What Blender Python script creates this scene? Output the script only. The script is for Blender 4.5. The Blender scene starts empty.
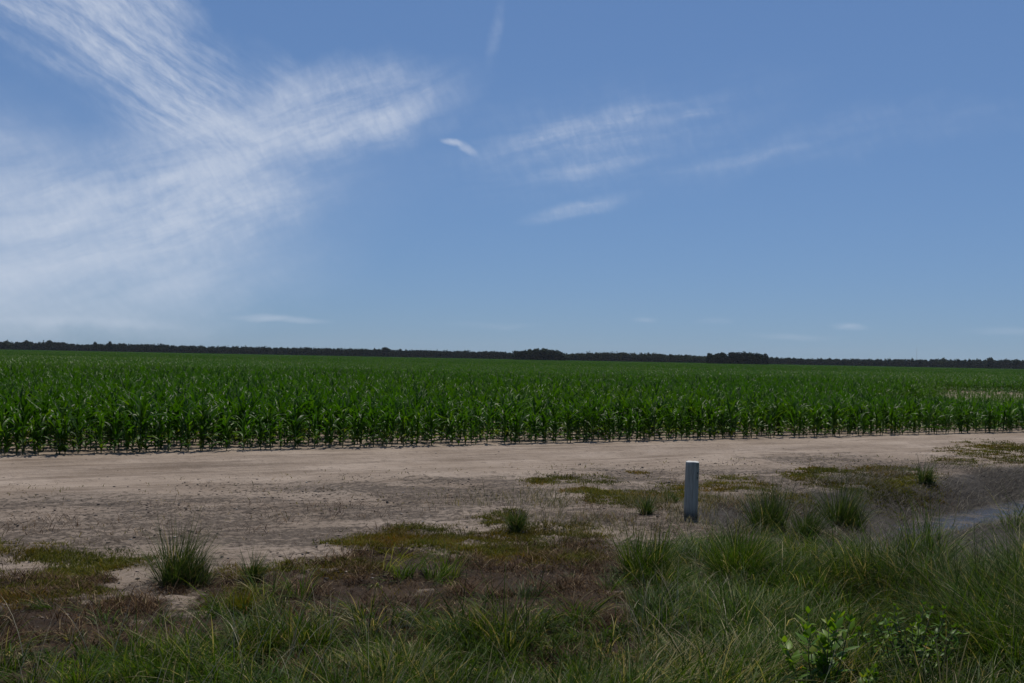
import bpy, math, random
import numpy as np
from mathutils import Matrix, Vector

rng = np.random.default_rng(11)
random.seed(5)
R = math.radians
scene = bpy.context.scene
COL = scene.collection

# ------------------------------------------------------------------ camera
F = 1000.0                       # focal length in pixels of a 1024 wide frame
CAM_H = 2.0
PITCH, ROLL = math.atan(16.8 / F), R(1.10)
CM = Matrix.Rotation(math.pi / 2 + PITCH, 3, 'X') @ Matrix.Rotation(ROLL, 3, 'Z')
CMn = np.array(CM)
cam_d = bpy.data.cameras.new('camera')
cam = bpy.data.objects.new('camera', cam_d)
COL.objects.link(cam)
cam.matrix_world = Matrix.Translation((0, 0, CAM_H)) @ CM.to_4x4()
cam_d.sensor_width = 36.0
cam_d.lens = 36.0 * F / 1024.0
cam_d.clip_start = 0.05
cam_d.clip_end = 30000
scene.camera = cam


def at(px, py, z=0.0):
    """point of the level z that the photograph shows at (px, py)"""
    d = CMn @ np.array([(px - 512) / F, -(py - 341.5) / F, -1.0])
    k = (z - CAM_H) / d[2]
    return np.array([d[0] * k, d[1] * k])


def hz_at(px):
    return 358.3 + (px - 512) * math.tan(ROLL)


def proj(P):
    P = np.asarray(P, float)
    q = (P - np.array([0, 0, CAM_H])) @ CMn
    dep = np.maximum(-q[..., 2], 1e-3)
    return 512 + F * q[..., 0] / dep, 341.5 - F * q[..., 1] / dep, -q[..., 2]


# ------------------------------------------------------------------ noise
def make_lattice(seed):
    return np.random.default_rng(seed).random((256, 256))


LAT = [make_lattice(i) for i in range(6)]


def vnoise(x, y, k=0):
    L = LAT[k % 6]
    xi, yi = np.floor(x).astype(int), np.floor(y).astype(int)
    fx, fy = x - xi, y - yi
    fx, fy = fx * fx * (3 - 2 * fx), fy * fy * (3 - 2 * fy)
    a, b = L[xi % 256, yi % 256], L[(xi + 1) % 256, yi % 256]
    c, d = L[xi % 256, (yi + 1) % 256], L[(xi + 1) % 256, (yi + 1) % 256]
    return (a * (1 - fx) + b * fx) * (1 - fy) + (c * (1 - fx) + d * fx) * fy


def fbm(x, y, k=0, o=4):
    s, a, t = 0, 1.0, 0
    for i in range(o):
        s = s + a * vnoise(x * 2 ** i + 17.3 * i, y * 2 ** i + 5.1 * i, k + i)
        t += a
        a *= .5
    return s / t


def sstep(a, b, x):
    t = np.clip((x - a) / (b - a), 0, 1)
    return t * t * (3 - 2 * t)


# ------------------------------------------------------------------ lie of the land
E0, E1 = at(0, 456.5), at(1024, 432)                 # edge of the corn
EA = math.atan2(E1[1] - E0[1], E1[0] - E0[0])
ED = np.array([math.cos(EA), math.sin(EA)])        # along the rows
EN = np.array([-math.sin(EA), math.cos(EA)])       # into the field


def st(x, y):
    dx, dy = x - E0[0], y - E0[1]
    return dx * ED[0] + dy * ED[1], dx * EN[0] + dy * EN[1]


DA, DB = np.array([3.2, 11.8]), np.array([7.3, 15.4])
DD = (DB - DA) / np.linalg.norm(DB - DA)
DNn = np.array([-DD[1], DD[0]])


def ditch(x, y):
    a = (x - DA[0]) * DD[0] + (y - DA[1]) * DD[1]
    b = (x - DA[0]) * DNn[0] + (y - DA[1]) * DNn[1]
    b = b + .25 * (vnoise(a * .5 + 40, a * 0 + 3.3, 2) - .5)
    w = np.exp(-(b / 1.25) ** 4)
    return w * sstep(-2.0, 5.5, a), a, b


def height(x, y):
    x, y = np.asarray(x, float), np.asarray(y, float)
    s, t = st(x, y)
    fade = np.exp(-np.hypot(x, y - 12) / 60)
    near = sstep(-3.2, -5.5, t)                     # the verge
    z = .10 * (fbm(x * .35, y * .35, 1, 3) - .5) * near * fade
    z = z + .05 * (fbm(x * 1.7, y * 1.7, 2, 4) - .5) * (.25 + .75 * near) * fade
    z = z + .018 * (fbm(x * 7, y * 7, 3, 3) - .5) * fade
    z = z + .060 * near * fade * np.maximum(fbm(x * 6.3 + 3, y * 6.3, 4, 3) - .52, 0) * sstep(.40, .60, fbm(x * .8, y * .8, 0, 3)) * 2.2
    # wheel ruts along the track, each with a low ridge
    wob = .35 * (vnoise(s * .09, s * 0 + 7, 4) - .5)
    for c, w, dep in ((-1.35, .26, .05), (-3.0, .28, .06), (-2.25, .16, .03), (-3.6, .14, .025), (-4.1, .22, .03), (-.8, .15, .025)):
        d = (t - c - wob) / w
        z = z + fade * (-dep * np.exp(-d * d) + dep * .35 * np.exp(-(np.abs(d) - 1.7) ** 2 * 3)) * (.6 + .8 * vnoise(s * .5, t * .5, 1))
    z = z + fade * .012 * (vnoise(s * .4, t * 9, 5) - .5) * (1 - near)
    w, a, b = ditch(x, y)
    z = z - .46 * w
    z = z + .12 * np.exp(-((b + 2.3) / .9) ** 2) * sstep(0, 3, a) * fade * 2.2
    z = z + .10 * sstep(8.5, 5.0, y) * fade
    return z


def in_ell(x, y, lst):
    """soft membership of ground ellipses given where the photo shows them"""
    m = np.zeros_like(x)
    wob = .6 * fbm(x * 1.6, y * 1.6, 0, 4) + .55 * fbm(x * 7.5, y * 7.5, 3, 3) - .075
    for (px, py, rx, ry) in lst:
        c = at(px, py)
        ax = rx * c[1] / F
        ay = max(ry * c[1] ** 2 / (F * CAM_H), .05)
        d = np.sqrt(((x - c[0]) / ax) ** 2 + ((y - c[1]) / ay) ** 2)
        d = d + (wob - .5) * 1.5
        m = np.maximum(m, sstep(1.3, .55, d))
    return m


COVER = [(870, 486, 60, 9), (832, 477, 40, 5), (925, 490, 30, 6), (690, 488, 40, 5), (60, 600, 60, 12), (480, 548, 90, 14), (330, 570, 50, 10), (560, 560, 40, 12), (430, 545, 85, 11), (560, 535, 60, 16), (585, 480, 36, 5), (540, 482, 22, 4), (640, 500, 38, 9), (605, 499, 25, 6),
         (880, 482, 62, 11), (1000, 458, 34, 9), (740, 482, 28, 7), (60, 556, 70, 12), (30, 585, 60, 25), (120, 564, 28, 7),
         (225, 600, 25, 12), (350, 545, 30, 6), (580, 492, 22, 3), (1010, 447, 40, 4), (-60, 560, 70, 20), (1070, 455, 50, 12),
         (790, 500, 40, 8), (700, 500, 22, 5), (240, 575, 30, 6), (640, 472, 12, 2), (890, 470, 40, 5), (960, 463, 25, 4),
         (430, 530, 40, 6), (500, 520, 25, 6), (820, 470, 18, 3)]
BROWN = [(990, 487, 60, 6), (930, 497, 40, 5), (30, 588, 90, 18), (100, 655, 130, 18), (560, 622, 80, 16), (330, 600, 70, 14), (205, 625, 60, 16), (270, 592, 120, 22), (520, 575, 110, 34), (400, 566, 70, 18), (20, 625, 70, 28), (170, 640, 50, 16), (590, 560, 40, 40),
         (120, 610, 50, 14), (-80, 610, 80, 40), (800, 522, 50, 9), (560, 590, 70, 20), (350, 590, 90, 16)]
DARK = [(110, 528, 160, 15), (290, 512, 130, 13), (440, 495, 90, 9), (850, 462, 90, 8), (560, 503, 70, 10), (720, 492, 90, 13),
        (960, 470, 70, 9), (-60, 535, 90, 16), (930, 492, 90, 14), (640, 520, 80, 14), (770, 505, 80, 14), (420, 540, 120, 16)]
BARE_FIELD = [(1000, 392, 75, 7.5)]


def patch(x, y):
    """drowned patch in the corn: 1 at its middle, 0 outside"""
    q = (x - 26.0 - (y - 50) * .50) / 6.7
    r = (y - 61) / 21.0
    d = np.maximum(np.abs(q), np.abs(r)) + (fbm(x * .30, y * .16, 1, 3) - .5) * .75
    return sstep(1.05, .75, d)


def bare(x, y):
    return patch(x, y) * sstep(53, 59, y + 7 * (vnoise(x * .5, y * .1, 3) - .5)) * (.04 + .66 * sstep(.40, .55, fbm(x * .55, y * .3, 5, 3)))


# upper limit of the grass in front, as Y over X
GX = np.array([-14, -6, -3.7, -2.6, -2.1, -1.75, -1.0, -.25, .5, .95, 1.25, 1.9, 2.7, 3.2, 3.7, 4.6, 6.3, 9, 14])
GY = np.array([5.7, 5.8, 6.0, 6.2, 6.5, 7.1, 7.4, 6.9, 7.2, 7.8, 9.3, 10.0, 10.1, 9.7, 9.5, 9.5, 9.7, 10.3, 12.0])


def grass_lim(x):
    return np.interp(x, GX, GY)


# ------------------------------------------------------------------ object helpers
def tag(o, label=None, cat=None, group=None, kind=None):
    if label: o['label'] = label
    if cat: o['category'] = cat
    if group: o['group'] = group
    if kind: o['kind'] = kind
    return o


def empty(name, loc, rz=0.0, sc=1.0):
    o = bpy.data.objects.new(name, None)
    o.location = loc
    o.rotation_euler = (0, 0, rz)
    o.scale = (sc, sc, sc)
    o.empty_display_size = .1
    COL.objects.link(o)
    return o


def np_mesh(name, V, Fq, mats=(), attrs=None, midx=None, smooth=True):
    """mesh from arrays; Fq is one (n,4) or (n,3) array or a list of them"""
    me = bpy.data.meshes.new(name)
    if not isinstance(Fq, (list, tuple)):
        Fq = [Fq]
    V = np.asarray(V, np.float32)
    loops = np.concatenate([f.ravel() for f in Fq]).astype(np.int32)
    tot = np.concatenate([np.full(len(f), f.shape[1]) for f in Fq]).astype(np.int32)
    start = np.concatenate([[0], np.cumsum(tot)[:-1]]).astype(np.int32)
    me.vertices.add(len(V))
    me.vertices.foreach_set('co', V.ravel())
    me.loops.add(len(loops))
    me.loops.foreach_set('vertex_index', loops)
    me.polygons.add(len(tot))
    me.polygons.foreach_set('loop_start', start)
    if smooth:
        me.polygons.foreach_set('use_smooth', np.ones(len(tot), bool))
    if midx is not None:
        me.polygons.foreach_set('material_index', np.asarray(midx, np.int32))
    for m in mats:
        me.materials.append(m)
    for k, a in (attrs or {}).items():
        a = np.asarray(a, np.float32)
        if a.ndim == 1:
            at_ = me.attributes.new(k, 'FLOAT', 'POINT')
            at_.data.foreach_set('value', a)
        else:
            at_ = me.attributes.new(k, 'FLOAT_COLOR', 'POINT')
            at_.data.foreach_set('color', a.ravel())
    me.update(calc_edges=True)
    return me


def link(name, me, parent=None):
    o = bpy.data.objects.new(name, me)
    COL.objects.link(o)
    if parent:
        o.parent = parent
    return o


class MB:
    """collects vertices and quads (or triangles)"""
    def __init__(s):
        s.V, s.Q, s.T, s.rnd, s.n = [], [], [], [], 0

    def add(s, V, Q=None, T=None, rnd=None):
        V = np.asarray(V, float).reshape(-1, 3)
        s.V.append(V)
        if Q is not None and len(Q): s.Q.append(np.asarray(Q) + s.n)
        if T is not None and len(T): s.T.append(np.asarray(T) + s.n)
        s.rnd.append(np.zeros(len(V)) if rnd is None else np.broadcast_to(rnd, (len(V),)))
        s.n += len(V)

    def tube(s, pts, rad, seg=6, cap=True, rnd=None):
        pts = np.asarray(pts, float)
        n = len(pts)
        rad = np.broadcast_to(rad, (n,))
        tg = np.gradient(pts, axis=0)
        tg /= np.linalg.norm(tg, axis=1)[:, None] + 1e-9
        ref = np.array([0, 0, 1.0]) if abs(tg[0, 2]) < .8 else np.array([1.0, 0, 0])
        u = np.cross(tg, ref); u /= np.linalg.norm(u, axis=1)[:, None]
        v = np.cross(tg, u)
        a = np.arange(seg) * 2 * math.pi / seg
        V = pts[:, None] + rad[:, None, None] * (np.cos(a)[None, :, None] * u[:, None] + np.sin(a)[None, :, None] * v[:, None])
        i = np.arange(n - 1)[:, None] * seg
        k = np.arange(seg)[None]
        k2 = (k + 1) % seg
        Q = np.stack([i + k, i + k2, i + seg + k2, i + seg + k], -1).reshape(-1, 4)
        V = V.reshape(-1, 3)
        T = None
        if cap:
            V = np.vstack([V, pts[-1:], pts[:1]])
            kk = np.arange(seg)
            T = np.vstack([np.stack([(n - 1) * seg + kk, (n - 1) * seg + (kk + 1) % seg, np.full(seg, n * seg)], -1),
                           np.stack([(kk + 1) % seg, kk, np.full(seg, n * seg + 1)], -1)])
        s.add(V, Q, T, rnd)

    def mesh(s, name, mats, smooth=True):
        fs = []
        if s.Q: fs.append(np.concatenate(s.Q))
        if s.T: fs.append(np.concatenate(s.T))
        return np_mesh(name, np.concatenate(s.V), fs, mats, {'rnd': np.concatenate(s.rnd)}, smooth=smooth)


def blades(P, ang, L, th0, th1, W, seg=4, face=None, rnd=None, cup=0.0):
    """grass blades: roots P, heading, length, lean at root and tip (rad from upright), width"""
    N = len(P)
    f = np.linspace(0, 1, seg + 1)
    th = th0[:, None] + (th1 - th0)[:, None] * f[None] ** 1.2
    ds = (L / seg)[:, None]
    hx = np.concatenate([np.zeros((N, 1)), np.cumsum(np.sin((th[:, 1:] + th[:, :-1]) / 2) * ds, 1)], 1)
    hz = np.concatenate([np.zeros((N, 1)), np.cumsum(np.cos((th[:, 1:] + th[:, :-1]) / 2) * ds, 1)], 1)
    d = np.stack([np.cos(ang), np.sin(ang)], -1)
    C = np.zeros((N, seg + 1, 3))
    C[..., 0] = P[:, None, 0] + hx * d[:, None, 0]
    C[..., 1] = P[:, None, 1] + hx * d[:, None, 1]
    C[..., 2] = P[:, None, 2] + hz
    sa = ang + math.pi / 2 + (0 if face is None else face)
    side = np.stack([np.cos(sa), np.sin(sa), np.zeros(N)], -1)
    w = W[:, None] * np.clip(1.02 - f[None] ** 1.8, .03, 1) * .5 * np.minimum(1, .55 + f[None] * 2)
    V = np.stack([C - side[:, None] * w[..., None], C + side[:, None] * w[..., None]], 2).reshape(-1, 3)
    b = (np.arange(N) * (seg + 1) * 2)[:, None]
    i = np.arange(seg)[None] * 2
    Q = np.stack([b + i, b + i + 1, b + i + 3, b + i + 2], -1).reshape(-1, 4)
    if rnd is None: rnd = rng.random(N)
    return V, Q, np.repeat(rnd, (seg + 1) * 2), np.tile(np.repeat(f, 2), N)


# ------------------------------------------------------------------ materials
class NT:
    def __init__(s, tree):
        s.t = tree

    def n(s, typ, ins=None, **kw):
        nd = s.t.nodes.new(typ)
        for k, v in kw.items():
            setattr(nd, k, v)
        for k, v in (ins or {}).items():
            sock = nd.inputs[k]
            if isinstance(v, bpy.types.NodeSocket):
                s.t.links.new(v, sock)
            else:
                sock.default_value = v
        return nd

    def math(s, op, a, b=None, c=None, clamp=False):
        ins = {0: a}
        if b is not None: ins[1] = b
        if c is not None: ins[2] = c
        return s.n('ShaderNodeMath', ins, operation=op, use_clamp=clamp).outputs[0]

    def mix(s, f, a, b, typ='MIX'):
        nd = s.n('ShaderNodeMix', {0: f, 6: a, 7: b}, data_type='RGBA', blend_type=typ)
        return nd.outputs[2]

    def noise(s, vec, scale, detail=4, rough=.55, dist=0.0):
        ins = {'Scale': scale, 'Detail': detail, 'Roughness': rough, 'Distortion': dist}
        if vec is not None: ins['Vector'] = vec
        return s.n('ShaderNodeTexNoise', ins).outputs[0]

    def ramp(s, f, stops, interp='LINEAR'):
        nd = s.n('ShaderNodeValToRGB', {0: f})
        cr = nd.color_ramp
        cr.interpolation = interp
        while len(cr.elements) < len(stops): cr.elements.new(.5)
        for e, (p, c) in zip(cr.elements, stops):
            e.position = p
            e.color = c if len(c) == 4 else (*c, 1)
        return nd.outputs[0]

    def rng_(s, v, a, b, c=0.0, d=1.0, smooth=True):
        return s.n('ShaderNodeMapRange', {0: v, 1: a, 2: b, 3: c, 4: d}, interpolation_type='SMOOTHSTEP' if smooth else 'LINEAR').outputs[0]


def new_mat(name):
    m = bpy.data.materials.new(name)
    m.use_nodes = True
    m.node_tree.nodes.clear()
    return m, NT(m.node_tree)


def c4(c):
    return (c[0], c[1], c[2], 1)


def leaf_mat(name, stops, rough=.45, spec=.5, trans=.3, tint=(1.25, 1.2, .6), objvar=.35, big=None, coat=0.0):
    m, g = new_mat(name)
    a = g.n('ShaderNodeAttribute', attribute_name='rnd').outputs['Fac']
    oi = g.n('ShaderNodeObjectInfo').outputs['Random']
    base = g.ramp(a, stops)
    v = g.math('MULTIPLY_ADD', oi, objvar, 1 - objvar / 2)
    hsv = g.n('ShaderNodeHueSaturation', {'Hue': .5, 'Saturation': 1.0, 'Value': v, 'Fac': 1.0, 'Color': base}).outputs[0]
    if big:
        pos = g.n('ShaderNodeNewGeometry').outputs['Position']
        nz = g.noise(pos, big[0], 3)
        hsv = g.mix(g.rng_(nz, .42, .62), hsv, g.mix(1.0, hsv, c4(big[1]), 'MULTIPLY'))
    pb = g.n('ShaderNodeBsdfPrincipled', {'Base Color': hsv, 'Roughness': rough, 'Specular IOR Level': spec})
    if trans > 0:
        tc = g.mix(1.0, hsv, c4(tint), 'MULTIPLY')
        tb = g.n('ShaderNodeBsdfTranslucent', {'Color': tc})
        sh = g.n('ShaderNodeMixShader', {0: trans, 1: pb.outputs[0], 2: tb.outputs[0]}).outputs[0]
    else:
        sh = pb.outputs[0]
    g.n('ShaderNodeOutputMaterial', {0: sh})
    return m


M = {}
M['corn_leaf'] = leaf_mat('corn_leaf', [(0, (.014, .050, .003)), (.5, (.032, .094, .004)), (.85, (.070, .145, .007)), (1, (.11, .15, .022))],
                          rough=.45, spec=.22, trans=.45, tint=(1.25, 1.3, .35), objvar=.35, big=(.045, (1.25, 1.08, 1.0)))
M['corn_stalk'] = leaf_mat('corn_stalk', [(0, (.05, .10, .025)), (1, (.09, .11, .04))], rough=.5, trans=0)
M['grass'] = leaf_mat('grass', [(0, (.016, .034, .004)), (.45, (.040, .088, .005)), (.75, (.105, .152, .014)), (.88, (.19, .18, .07)), (1, (.38, .33, .19))],
                      rough=.5, spec=.12, trans=.42, big=(.9, (.78, .72, .8)))
M['sedge'] = leaf_mat('sedge', [(0, (.022, .044, .009)), (.6, (.050, .084, .018)), (.85, (.085, .115, .03)), (1, (.24, .20, .11))], rough=.55, spec=.2, trans=.34)
M['straw'] = leaf_mat('straw', [(0, (.16, .13, .08)), (.5, (.26, .22, .14)), (1, (.36, .32, .22))], rough=.55, trans=.2, tint=(1.1, 1, .8))
M['thin'] = leaf_mat('thin_grass', [(0, (.06, .075, .022)), (.4, (.11, .105, .05)), (.7, (.20, .165, .10)), (1, (.30, .25, .17))], rough=.6, spec=.3, trans=.3)
M['cover'] = leaf_mat('ground_cover', [(0, (.030, .040, .006)), (.5, (.092, .098, .010)), (.8, (.175, .152, .018)), (1, (.14, .065, .022))],
                      rough=.65, spec=.12, trans=.3, big=(1.1, (1.0, .75, .7)))
M['dead'] = leaf_mat('dead_stems', [(0, (.014, .007, .003)), (.5, (.052, .025, .010)), (.85, (.110, .064, .027)), (1, (.28, .21, .12))],
                     rough=.75, spec=.12, trans=.1, tint=(1, 1, 1), big=(1.2, (.75, .75, .8)))
M['reed'] = leaf_mat('dead_reeds', [(0, (.022, .018, .014)), (.6, (.055, .045, .036)), (.9, (.10, .088, .070)), (1, (.22, .20, .16))], rough=.7, spec=.15, trans=.1, tint=(1, 1, 1))
M['weed'] = leaf_mat('weed_leaf', [(0, (.045, .105, .008)), (.5, (.085, .18, .012)), (.88, (.16, .26, .02)), (.97, (.22, .22, .05)), (1, (.35, .22, .05))],
                     rough=.45, spec=.28, trans=.46, tint=(1.3, 1.25, .4))
M['weed_dark'] = leaf_mat('weed_leaf_dark', [(0, (.026, .070, .006)), (.5, (.054, .125, .009)), (.88, (.11, .19, .014)), (.97, (.16, .17, .04)), (1, (.30, .20, .05))],
                          rough=.45, spec=.16, trans=.40, tint=(1.3, 1.25, .4))
M['weed_stem'] = leaf_mat('weed_stem', [(0, (.05, .07, .02)), (1, (.09, .07, .035))], rough=.5, trans=0)
M['tree_leaf'] = leaf_mat('tree_leaf', [(0, (.004, .012, .008)), (.6, (.008, .021, .012)), (1, (.017, .036, .016))], rough=.8, spec=.05, trans=.15, objvar=.3)
M['tree_leaf_pale'] = leaf_mat('tree_leaf_pale', [(0, (.011, .020, .009)), (.6, (.020, .034, .013)), (1, (.036, .054, .018))], rough=.8, spec=.05, trans=.15, objvar=.3)
M['bark'] = leaf_mat('bark', [(0, (.06, .05, .04)), (1, (.1, .085, .07))], rough=.9, trans=0)


def ground_mat():
    m, g = new_mat('sandy_soil')
    pos = g.n('ShaderNodeNewGeometry').outputs['Position']
    z = g.n('ShaderNodeAttribute', attribute_name='zone').outputs['Color']
    sep = g.n('ShaderNodeSeparateColor', {0: z}).outputs
    dark, brown, mud = sep[0], sep[1], sep[2]
    rot = g.n('ShaderNodeMapping', {'Vector': pos, 'Rotation': (0, 0, -EA), 'Scale': (.22, 1.6, 1)}, vector_type='POINT').outputs[0]
    rot = g.n('ShaderNodeVectorRotate', {'Vector': pos, 'Angle': -EA}, rotation_type='Z_AXIS').outputs[0]
    st_ = g.n('ShaderNodeVectorMath', {0: rot, 1: (.16, 1.9, 1)}, operation='MULTIPLY').outputs[0]
    n1 = g.noise(pos, .55, 5)
    n2 = g.noise(pos, 5.5, 6, .65)
    n3 = g.noise(st_, 1.3, 6, .66)
    n4 = g.noise(pos, 38, 4, .6)
    sand = g.ramp(n1, [(.3, (.200, .156, .122)), (.52, (.255, .205, .166)), (.75, (.335, .277, .232))])
    sand = g.mix(g.rng_(n3, .48, .66, 0, .75), sand, c4((.120, .090, .069)))
    sand = g.mix(g.rng_(g.noise(st_, 4.5, 6, .7), .5, .68, 0, .5), sand, c4((.108, .083, .064)))
    sand = g.mix(g.rng_(n2, .52, .7, 0, .5), sand, c4((.115, .088, .069)))
    sand = g.mix(g.rng_(n4, .58, .7, 0, .35), sand, c4((.34, .295, .255)))
    sand = g.mix(g.rng_(n4, .45, .3, 0, .6), sand, c4((.09, .071, .058)))
    # dark crust and rotted plant matter lying in mottles
    k = g.math('ADD', g.math('MULTIPLY', g.noise(pos, 11, 6, .72), .95), g.math('MULTIPLY', g.noise(st_, 3.1, 6, .7), .55))
    dk = g.rng_(g.math('ADD', k, g.math('MULTIPLY', dark, .16)), .83, .92, 0, .93)
    dk = g.math('MULTIPLY', dk, g.rng_(dark, 0, .4))
    grit = g.noise(pos, 26, 5, .7)
    dk = g.math('MULTIPLY', dk, g.rng_(grit, .38, .54, .35, 1.0))
    sand = g.mix(g.math('MULTIPLY', dark, .55), sand, g.ramp(grit, [(.35, (.055, .043, .034)), (.65, (.125, .099, .081))]))
    c = g.mix(dk, sand, g.ramp(n4, [(.3, (.026, .020, .016)), (.7, (.075, .059, .047))]))
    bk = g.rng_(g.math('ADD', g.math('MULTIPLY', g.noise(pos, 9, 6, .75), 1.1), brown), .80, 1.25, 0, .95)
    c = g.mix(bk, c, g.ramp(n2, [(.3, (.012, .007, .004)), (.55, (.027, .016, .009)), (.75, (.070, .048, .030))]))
    c = g.mix(g.rng_(g.math('ADD', mud, g.math('MULTIPLY', g.math('SUBTRACT', n2, .5), .8)), .3, .8), c, g.ramp(grit, [(.35, (.012, .010, .008)), (.65, (.048, .040, .033))]))
    b = g.math('ADD', g.math('MULTIPLY', n2, .05), g.math('MULTIPLY', n4, .012))
    b = g.math('ADD', b, g.math('MULTIPLY', g.noise(pos, 130, 3), .004))
    bump = g.n('ShaderNodeBump', {'Height': b, 'Strength': .8, 'Distance': 1.0}).outputs[0]
    ro = g.rng_(mud, .3, .9, .92, .75)
    pb = g.n('ShaderNodeBsdfPrincipled', {'Base Color': c, 'Roughness': ro, 'Specular IOR Level': .15, 'Normal': bump})
    g.n('ShaderNodeOutputMaterial', {0: pb.outputs[0]})
    return m


M['soil'] = ground_mat()


def simple(name, col, rough=.6, var=.15, scale=20, metal=0.0, spec=.4, bump=0.0):
    m, g = new_mat(name)
    pos = g.n('ShaderNodeTexCoord').outputs['Object']
    nz = g.noise(pos, scale, 5, .6)
    c = g.ramp(nz, [(.25, tuple(x * (1 - var) for x in col)), (.75, tuple(x * (1 + var) for x in col))])
    ins = {'Base Color': c, 'Roughness': rough, 'Metallic': metal, 'Specular IOR Level': spec}
    if bump:
        ins['Normal'] = g.n('ShaderNodeBump', {'Height': nz, 'Strength': bump, 'Distance': .02}).outputs[0]
    pb = g.n('ShaderNodeBsdfPrincipled', ins)
    g.n('ShaderNodeOutputMaterial', {0: pb.outputs[0]})
    return m


def post_mat():
    m, g = new_mat('weathered_post')
    pos = g.n('ShaderNodeTexCoord').outputs['Object']
    gr = g.n('ShaderNodeVectorMath', {0: pos, 1: (26, 26, 1.3)}, operation='MULTIPLY').outputs[0]
    n1 = g.noise(gr, 2.4, 8, .75)
    n2 = g.noise(pos, 7, 4)
    sx = g.n('ShaderNodeSeparateXYZ', {0: pos}).outputs
    c = g.ramp(n1, [(.30, (.11, .102, .078)), (.44, (.27, .254, .203)), (.60, (.36, .342, .28)), (.8, (.52, .50, .43))])
    # yellowish olive tone on the side to the right near the top
    k = g.math('MULTIPLY', g.rng_(sx[0], .01, .07), g.rng_(sx[2], .35, .62))
    c = g.mix(g.math('MULTIPLY', k, g.rng_(n2, .35, .6)), c, c4((.10, .095, .035)))
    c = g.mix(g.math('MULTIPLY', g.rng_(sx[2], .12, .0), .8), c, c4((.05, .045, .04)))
    bump = g.n('ShaderNodeBump', {'Height': n1, 'Strength': .5, 'Distance': .01}).outputs[0]
    pb = g.n('ShaderNodeBsdfPrincipled', {'Base Color': c, 'Roughness': .75, 'Specular IOR Level': .3, 'Normal': bump})
    g.n('ShaderNodeOutputMaterial', {0: pb.outputs[0]})
    return m


def water_mat():
    m, g = new_mat('ditch_water')
    pos = g.n('ShaderNodeNewGeometry').outputs['Position']
    nz = g.noise(pos, 14, 4)
    bump = g.n('ShaderNodeBump', {'Height': nz, 'Strength': .3, 'Distance': .05}).outputs[0]
    scum = g.rng_(g.noise(pos, 3.2, 6, .7), .46, .60)
    pb = g.n('ShaderNodeBsdfPrincipled', {'Base Color': (.040, .034, .028, 1), 'Roughness': .16, 'Specular IOR Level': .5, 'IOR': 1.33, 'Normal': bump})
    pc = g.n('ShaderNodeBsdfPrincipled', {'Base Color': (.075, .064, .055, 1), 'Roughness': .8, 'Specular IOR Level': .2, 'Normal': bump})
    mx = g.n('ShaderNodeMixShader', {0: g.math('MULTIPLY', scum, .8), 1: pb.outputs[0], 2: pc.outputs[0]}).outputs[0]
    g.n('ShaderNodeOutputMaterial', {0: mx})
    return m


def canopy_mat():
    m, g = new_mat('corn_canopy')
    pos = g.n('ShaderNodeNewGeometry').outputs['Position']
    n1 = g.noise(pos, .035, 4)
    n2 = g.noise(pos, 1.3, 4)
    c = g.ramp(n1, [(.35, (.013, .045, .005)), (.6, (.020, .060, .006))])  # greens kept dark: the canopy's self-shadow is put into the colour
    c = g.mix(g.rng_(n2, .45, .65), c, c4((.010, .035, .005)))
    pb = g.n('ShaderNodeBsdfPrincipled', {'Base Color': c, 'Roughness': 1.0, 'Specular IOR Level': 0.0})
    g.n('ShaderNodeOutputMaterial', {0: pb.outputs[0]})
    return m


# ------------------------------------------------------------------ ground sheets
def geo(a, b, n):
    return np.sign(a) * np.geomspace(abs(a), abs(b), n)


xs = np.concatenate([-geo(15.3, 4500, 42)[::-1], np.arange(-15, 15.01, .045), geo(15.3, 4500, 42)])
ys = np.concatenate([-geo(2, 400, 14)[::-1], np.arange(-1, 3.2, .35), np.arange(3.3, 30, .05), geo(30.1, 4200, 75)])
GXm, GYm = np.meshgrid(xs, ys, indexing='xy')
gx, gy = GXm.ravel(), GYm.ravel()
gz = height(gx, gy)
S_, T_ = st(gx, gy)
wd, wa, wb = ditch(gx, gy)
zone = np.zeros((len(gx), 4))
roadn = fbm(gx * .5, gy * .5, 2, 4)
ROAD_W = 4.6
verge = sstep(-ROAD_W + .2, -ROAD_W - 2.0, T_ + (roadn - .5) * 2.0)
zone[:, 0] = np.maximum(in_ell(gx, gy, DARK) * .85, verge * (.45 + .55 * sstep(.40, .58, fbm(gx * .9, gy * 1.6, 1, 4))))
zone[:, 0] *= sstep(-.4, -1.6, T_)
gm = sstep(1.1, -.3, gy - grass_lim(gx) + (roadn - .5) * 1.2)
def brown_band(x, y):
    """rusty dead growth along the upper edge of the grass"""
    d = y - grass_lim(x) + (fbm(x * .9, y * .9, 4, 4) - .5) * 2.2
    return sstep(2.0, .8, d) * sstep(1.7, .6, x) * (.35 + .65 * sstep(.36, .5, fbm(x * 1.3, y * 1.3, 0, 4)))


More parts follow.
